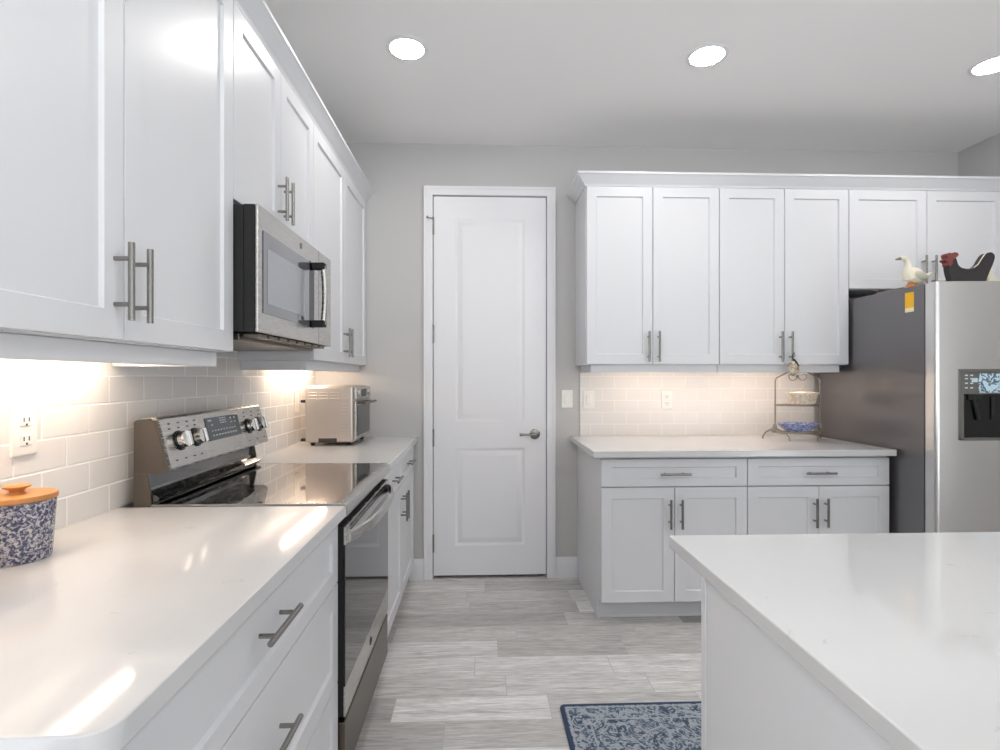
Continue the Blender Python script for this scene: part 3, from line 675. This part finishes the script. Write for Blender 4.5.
MB().box(DXa + 0.090, DXb - 0.030, 2.4800, 2.4813, 1.220, 1.312).build('dispenser_screen', 'icy', disp, {'label': 'screen with a pale blue reflection painted in'})
im = MB()
for z in (1.240, 1.262, 1.284, 1.300):
    for x in (0.022, 0.048): im.box(DXa + x, DXa + x + 0.014, 2.4806, 2.4813, z, z + 0.006)
im.box(DXa + 0.055, DXa + 0.085, 2.4806, 2.4813, 1.270, 1.290); im.build('dispenser_icons', 'marks', disp)
MB().box(DXa + 0.012, DXb - 0.012, 2.4830, 2.4875, 1.004, 1.2135, 0.0005).build('dispenser_recess', 'black', disp)
pd = MB(); pd.tube([(DXa + 0.062, 2.482, 1.20), (DXa + 0.070, 2.476, 1.15), (DXa + 0.082, 2.474, 1.09)], [0.010, 0.008, 0.007], 10); pd.box(DXa + 0.035, DXa + 0.10, 2.474, 2.4825, 1.185, 1.2125, 0.003)
pd.box(DXa + 0.150, DXa + 0.165, 2.476, 2.4825, 1.09, 1.2, 0.003); pd.build('dispenser_paddle', 'rubber', disp)
st = MB().box(FX0 - 0.0008, FX0 - 0.0001, 2.634, 2.690, 1.650, 1.728); so = st.build('sticker', 'yellow', t, {'label': 'yellow sticker'})
MB().prism([(2.634, 1.628), (2.690, 1.628), (2.690, 1.6495), (2.634, 1.6495)], lambda p, q: Vector((q, p[0], p[1])), FX0 - 0.0008, FX0 - 0.0001).build('sticker_foot', 'white_paper', so)

# ------------------------------------------------------------------ figurines on the refrigerator
ZF = FZ + 0.0008
GF = 'figurines on the refrigerator'
def cr(pts, n=6):                                    # closed Catmull-Rom through the points
    out = []; m = len(pts)
    for i in range(m):
        p0, p1, p2, p3 = (Vector(pts[(i + j) % m]) for j in (-1, 0, 1, 2))
        for k in range(n):
            s = k / n; out.append(0.5 * ((2 * p1) + (p2 - p0) * s + (2 * p0 - 5 * p1 + 4 * p2 - p3) * s * s + (3 * p1 - p0 - 3 * p2 + p3) * s ** 3))
    return [(p.x, p.y) for p in out]
gx, gy = 2.250, 2.690
t = thing('goose_figurine', 'cream goose figurine with a long neck at the refrigerator top left edge', 'figurine', (gx, gy, ZF), GF)
gp = lambda x, z, y=0.0: (gx + x, gy + y, ZF + z)
g = MB(); g.sphere(gp(0.0, 0.060), 0.060, 0.032, 0.042, Matrix.Rotation(0.45, 3, 'Y'))
g.tube([gp(-0.028, 0.040), gp(-0.036, 0.075), gp(-0.034, 0.105), gp(-0.036, 0.128), gp(-0.046, 0.146), gp(-0.060, 0.152), gp(-0.074, 0.150)], [0.030, 0.028, 0.018, 0.0115, 0.0105, 0.0125, 0.009], 14)
g.sphere(gp(-0.062, 0.152), 0.016, 0.0115, 0.0115)
g.tube([gp(0.035, 0.050), gp(0.068, 0.062), gp(0.092, 0.078)], [0.022, 0.013, 0.004], 12)
body = g.build('body', 'cream', t)
MB().tube([gp(-0.076, 0.151), gp(-0.088, 0.148), gp(-0.100, 0.145)], [0.0085, 0.0065, 0.004], 10).build('beak', 'beak', body)
for s in (-1, 1): MB().sphere(gp(0.014, 0.058, 0.026 * s), 0.040, 0.010, 0.021, Matrix.Rotation(0.35, 3, 'Y')).build('wing', 'grey_paint', body)
f = MB(); f.lathe(gp(-0.018, 0.0), [(0.026, 0), (0.026, 0.005), (0.020, 0.016), (0.012, 0.026), (0.0, 0.027)], (0, 0, 1), 20); f.build('foot_base', 'orange', t)
def cutout(hx, hy, sc, name, label, bodymat, headmat, th):
    t = thing(name, label, 'figurine', (hx, hy, ZF), GF)
    sil = [(-0.068, 0.0), (-0.090, 0.030), (-0.100, 0.072), (-0.098, 0.110), (-0.086, 0.126), (-0.066, 0.124), (-0.058, 0.108), (-0.052, 0.090), (-0.036, 0.076), (-0.008, 0.070), (0.022, 0.072), (0.048, 0.088), (0.068, 0.118), (0.088, 0.144), (0.116, 0.152), (0.134, 0.136), (0.130, 0.108), (0.114, 0.070), (0.096, 0.030), (0.072, 0.0)]
    fm = lambda p, q: Vector((hx + p[0] * sc, hy + q, ZF + max(0.0, p[1]) * sc))
    b_ = MB(); b_.prism(cr(sil, 5), fm, -th / 2, th / 2, 0.002); bo = b_.build('body', bodymat, t)
    h_ = MB(); h_.prism(cr([(-0.104, 0.100), (-0.120, 0.112), (-0.106, 0.122), (-0.112, 0.138), (-0.098, 0.148), (-0.086, 0.142), (-0.074, 0.150), (-0.056, 0.146), (-0.054, 0.134), (-0.070, 0.120), (-0.082, 0.108), (-0.084, 0.092), (-0.094, 0.082), (-0.104, 0.088)], 4), fm, -th / 2 - 0.002, th / 2 + 0.002, 0.001)
    h_.build('head', headmat, bo, {'label': 'red comb and wattle' if headmat == 'henred' else 'cream head'})
    ed = MB(); ed.tube([fm(p, -th / 2 - 0.001) for p in [(0.026, 0.076), (0.047, 0.092), (0.066, 0.122), (0.086, 0.148), (0.106, 0.155)]], 0.0022, 6); ed.build('edge_line', 'cream', bo)
    return t
cutout(2.402, 2.560, 1.0, 'hen_figurine', 'black wooden hen figurine with a red head standing on the refrigerator', 'henblack', 'henred', 0.034)
cutout(2.645, 2.640, 0.60, 'hen_figurine', 'small cream hen figurine behind the black hen at the right picture edge', 'cream', 'cream', 0.028)
wr = MB()
wr.tube([(2.214, 2.715, ZF + 0.004), (2.212, 2.80, ZF + 0.004), (2.212, 2.90, ZF + 0.004)], 0.0035, 8)
wr.tube([(2.212 + 0.012 * math.sin(a), 2.915 + 0.02 * math.cos(a), ZF + 0.016 - 0.012 * math.cos(a * 0.5)) for a in [i * PI / 8 for i in range(3, 15)]], 0.003, 8)
wr.build('wire_hook', 'wire', None, tagp('thin curled wire hook lying along the refrigerator top behind the goose', 'hook'))

# ------------------------------------------------------------------ plate rack with bowls
RX, RYc = 1.904, 3.140
t = thing('plate_rack', 'two-tier grey wire plate rack with curled legs on the back worktop', 'rack', (RX, RYc, 0.914))
zp = 0.9145
arch = [(-0.137, 0.050), (-0.137, 0.36), (-0.130, 0.375), (-0.075, 0.402), (-0.050, 0.417)]
fr = MB()
fr.tube([(RX + x, RYc, zp + z) for x, z in arch], 0.0045, 8); fr.tube([(RX - x, RYc, zp + z) for x, z in arch], 0.0045, 8)
fr.tube([(RX - 0.050, RYc, zp + 0.417), (RX - 0.02, RYc, zp + 0.424), (RX + 0.02, RYc, zp + 0.424), (RX + 0.050, RYc, zp + 0.417)], 0.0042, 8)
fr.build('frame', 'wire', t)
sc = MB()
for s in (-1, 1):
    sc.tube([(RX + 0.004 * s + s * (0.030 + r_ * math.cos(a)) , RYc, zp + 0.385 + r_ * math.sin(a)) for a, r_ in [(-PI + i * 0.35, 0.030 - 0.0012 * i) for i in range(16)]], 0.0028, 7)
sc.sphere((RX, RYc, zp + 0.385), 0.010, 0.006, 0.010, n=12); sc.build('scroll', 'wire', t)
for s in (-1, 1):
    for fy, dx in ((-0.060, -0.052), (0.060, 0.044)):
        MB().tube([(RX + s * 0.137, RYc, zp + 0.075), (RX + s * (0.139 + dx * 0.2), RYc + fy * 0.35, zp + 0.066), (RX + s * (0.137 + dx * 0.75), RYc + fy * 0.75, zp + 0.048), (RX + s * (0.137 + dx), RYc + fy, zp + 0.022), (RX + s * (0.137 + dx), RYc + fy * 1.02, zp + 0.0045)], [0.007, 0.006, 0.005, 0.0045, 0.0045], 8).build('leg', 'wire', t)
    lf = MB(); lf.sphere((RX + s * 0.142, RYc - 0.004, zp + 0.075), 0.014, 0.007, 0.030, n=12); lf.sphere((RX + s * 0.152, RYc - 0.004, zp + 0.062), 0.012, 0.006, 0.014, n=10); lf.build('leaf_bracket', 'wire', t)
for z in (0.048, 0.212):
    ring = MB(); rr = 0.131
    ring.tube([(RX + rr * math.cos(a), RYc + 0.085 * math.sin(a), zp + z) for a in [2 * PI * i / 40 for i in range(40)]], 0.004, 8, closed=True)
    for yy in (-0.05, 0.0, 0.05): w_ = rr * math.sqrt(1 - (yy / 0.085) ** 2); ring.cyl((RX - w_, RYc + yy, zp + z), (RX + w_, RYc + yy, zp + z), 0.002, 6)
    ring.build('tier_ring', 'wire', t)
zb = zp + 0.0535
bo = MB().lathe((RX + 0.002, RYc, zb), [(0.062, 0), (0.066, 0.003), (0.098, 0.024), (0.118, 0.046), (0.121, 0.050), (0.118, 0.051), (0.094, 0.030), (0.06, 0.010), (0, 0.008)], (0, 0, 1), 40, 1.0, 0.66)
bo.build('bowl', 'bowlblue', None, tagp('blue patterned oval bowl on the lower tier of the plate rack', 'bowl', 'dishes on the plate rack'))
zb = zp + 0.2175
t2 = thing('serving_dish', 'cream flared dish with a small lid knob on the upper tier of the plate rack', 'dish', (RX + 0.02, RYc, zb), 'dishes on the plate rack')
MB().lathe((RX + 0.030, RYc, zb), [(0.066, 0), (0.071, 0.006), (0.083, 0.035), (0.094, 0.066), (0.096, 0.068), (0.092, 0.069), (0.080, 0.040), (0.064, 0.012), (0, 0.010)], (0, 0, 1), 40, 1.0, 0.72).build('bowl', 'bowlwhite', t2)
kb = MB(); kb.lathe((RX + 0.030, RYc, zb), [(0.088, 0.0605), (0.084, 0.066), (0.05, 0.074), (0.006, 0.078), (0.005, 0.084), (0.009, 0.090), (0.006, 0.096), (0, 0.098)], (0, 0, 1), 32, 1.0, 0.72); kb.build('lid', 'bowlwhite', t2)
# egg ornament on the pull above the rack
ex, ey, ez = 1.829, 3.0560, 1.345
t = thing('egg_ornament', 'pale egg ornament on a dark ribbon hanging from a cabinet pull above the rack', 'ornament', (ex, ey, ez - 0.046))
MB().lathe((ex, ey, ez), [(0, -0.046), (0.014, -0.043), (0.025, -0.030), (0.030, -0.010), (0.028, 0.012), (0.020, 0.032), (0.010, 0.043), (0, 0.046)], (0, 0, 1), 28).build('egg', 'egg', t)
rb = MB(); rb.tube([(ex - 0.001, ey - 0.002, ez + 0.046), (ex - 0.010, ey - 0.008, ez + 0.060), (ex - 0.012, ey - 0.009, ez + 0.080), (ex, ey - 0.008, ez + 0.092), (ex + 0.012, ey + 0.006, ez + 0.080), (ex + 0.006, ey + 0.012, ez + 0.060), (ex + 0.001, ey + 0.002, ez + 0.046)], 0.0022, 6)
rb.tube([(ex - 0.004, ey - 0.012, ez + 0.052), (ex + 0.004, ey - 0.026, ez + 0.034), (ex + 0.012, ey - 0.031, ez + 0.012)], [0.006, 0.004, 0.003], 8)
rb.sphere((ex - 0.002, ey - 0.006, ez + 0.050), 0.007, 0.006, 0.007, n=10)
rb.build('ribbon', 'ribbon', t)

# ------------------------------------------------------------------ canisters
def canister(x, y, r, h, label):
    z = 0.9145; t = thing('canister', label, 'canister', (x, y, z), 'blue spatter canisters')
    MB().lathe((x, y, z), [(r * 0.86, 0), (r * 0.89, 0.004), (r * 0.93, h * 0.4), (r, h - 0.004), (r * 0.97, h), (0, h)], (0, 0, 1), 48).build('jar', 'speck', t)
    l = MB().lathe((x, y, z + h + 0.0004), [(r * 1.0, 0), (r * 1.045, 0.002), (r * 1.045, 0.009), (r * 1.02, 0.012), (0, 0.013)], (0, 0, 1), 48).build('lid', 'wood', t, {'label': 'orange wooden lid'})
    MB().lathe((x, y, z + h + 0.0136), [(0.017, 0), (0.012, 0.004), (0.013, 0.008), (0.023, 0.013), (0.024, 0.016), (0.021, 0.019), (0, 0.020)], (0, 0, 1), 28).build('knob', 'wood', l)
canister(-0.970, 1.158, 0.0655, 0.123, 'blue spatterware canister with a wooden lid near the left wall outlet')
canister(-0.902, 0.925, 0.072, 0.140, 'blue spatterware canister mostly cut off by the left picture edge')

# ------------------------------------------------------------------ outlets and switches
def plate_left(y, z, kind, label):
    t = thing('wall_outlet' if kind == 'outlet' else 'light_switch', label, 'outlet' if kind == 'outlet' else 'switch', (TL, y, z), 'wall plates')
    N, A = (1, 0, 0), (0, 1, 0); O = (TL + 0.0003, y - 0.036, z - 0.058); wallplate(t, O, A, N, kind)
def plate_back(x, z, Y, kind, label):
    t = thing('wall_outlet' if kind == 'outlet' else 'light_switch', label, 'outlet' if kind == 'outlet' else 'switch', (x, Y, z), 'wall plates')
    wallplate(t, (x - 0.036, Y - 0.0003, z - 0.058), (1, 0, 0), (0, -1, 0), kind)
def wallplate(t, O, A, N, kind):
    O, A, N, B = Vector(O), Vector(A), Vector(N), Vector((0, 0, 1))
    pl = MB().rings(O, A, B, N, 0.072, 0.116, [(0, 0, 0), (0, 0, 0.003), (0.004, 0.004, 0.006)]).build('cover_plate', 'plate', t)
    if kind == 'outlet':
        for dz in (0.020, 0.064):
            rc_ = MB().rings(O + A * 0.019 + B * dz + N * 0.0061, A, B, N, 0.034, 0.032, [(0.0, 0.004, 0), (0.0, 0.004, 0.001), (0.002, 0.005, 0.002)]).build('receptacle', 'plate', pl)
        sl = MB()
        for dz in (0.020, 0.064):
            sl.rings(O + A * 0.0275 + B * (dz + 0.014) + N * 0.0082, A, B, N, 0.003, 0.010, [(0, 0, 0), (0, 0, 0.0003)])
            sl.rings(O + A * 0.0415 + B * (dz + 0.014) + N * 0.0082, A, B, N, 0.003, 0.010, [(0, 0, 0), (0, 0, 0.0003)])
            sl.rings(O + A * 0.0340 + B * (dz + 0.005) + N * 0.0082, A, B, N, 0.005, 0.005, [(0, 0, 0), (0, 0, 0.0003)])
        sl.build('slots', 'slot', pl)
    else:
        MB().rings(O + A * 0.0195 + B * 0.0245 + N * 0.0061, A, B, N, 0.033, 0.067, [(0, 0, 0), (0.001, 0.001, 0.002), (0.003, 0.003, 0.004)]).build('rocker', 'plate', pl)
plate_left(1.271, 1.172, 'outlet', 'white double outlet on the near left backsplash above the canister')
plate_left(3.105, 1.150, 'switch', 'white switch plate on the left backsplash behind the toaster oven')
plate_back(0.563, 1.153, YB, 'switch', 'white switch plate on the grey wall right of the panelled door')
plate_back(0.701, 1.148, TB, 'switch', 'white switch plate on the tiles at the left end of the back counter')
plate_back(1.212, 1.146, TB, 'outlet', 'white double outlet on the back wall tiles between the two wall cabinets')

# ------------------------------------------------------------------ ceiling lights
proto = None
for x, y, lab in ((-0.332, 2.447, 'round recessed ceiling light nearest the left wall cabinets'), (1.055, 2.450, 'round recessed ceiling light in the middle, over the back counter'), (2.455, 2.470, 'round recessed ceiling light cut by the right picture edge, over the refrigerator'),
                  (-0.30, 0.2, 'added unseen round recessed ceiling light behind the camera near the left counter'), (1.20, 0.2, 'added unseen round recessed ceiling light over the island'), (2.60, 0.2, 'added unseen round recessed ceiling light beyond the island'),  # this row and the next: unseen lamps added to supply light
                  (-0.30, -2.0, 'added unseen round recessed ceiling light in the rear room on the left'), (1.20, -2.0, 'added unseen round recessed ceiling light in the rear room in the middle'), (2.60, -2.0, 'added unseen round recessed ceiling light in the rear room on the right')):
    if proto is None:
        t = thing('ceiling_light', lab, 'ceiling light', (x, y, ZC), 'recessed ceiling lights'); proto = t
        MB().lathe((x, y, ZC - 0.0005), [(0.094, 0), (0.094, -0.002), (0.087, -0.005), (0.077, -0.006), (0.0752, -0.004), (0.0752, 0)], (0, 0, 1), 48).build('trim_ring', 'trim', t)
        MB().lathe((x, y, ZC - 0.0005), [(0.075, 0), (0.075, -0.004), (0.0, -0.0045)], (0, 0, 1), 48).build('diffuser', 'lamp', t, {'label': 'glowing white diffuser'})
    else: copy_tree(proto, (x, y, ZC), lab, 'recessed ceiling lights')

# ------------------------------------------------------------------ rug
rx0, rx1, ry0, ry1, rr = 0.312, 1.232, 1.432, 2.092, 0.02
poly = []
for cx_, cy_, a0 in ((rx1 - rr, ry1 - rr, 0), (rx0 + rr, ry1 - rr, PI / 2), (rx0 + rr, ry0 + rr, PI), (rx1 - rr, ry0 + rr, 1.5 * PI)):
    for i in range(5): a = a0 + i * PI / 8; poly.append((cx_ + rr * math.cos(a), cy_ + rr * math.sin(a)))
MB().prism(poly, lambda p, q: Vector((p[0], p[1], q)), 0.0005, 0.010, 0.003).build('rug', 'rug', None, tagp('distressed blue and grey patterned rug on the floor beside the island', 'rug'))
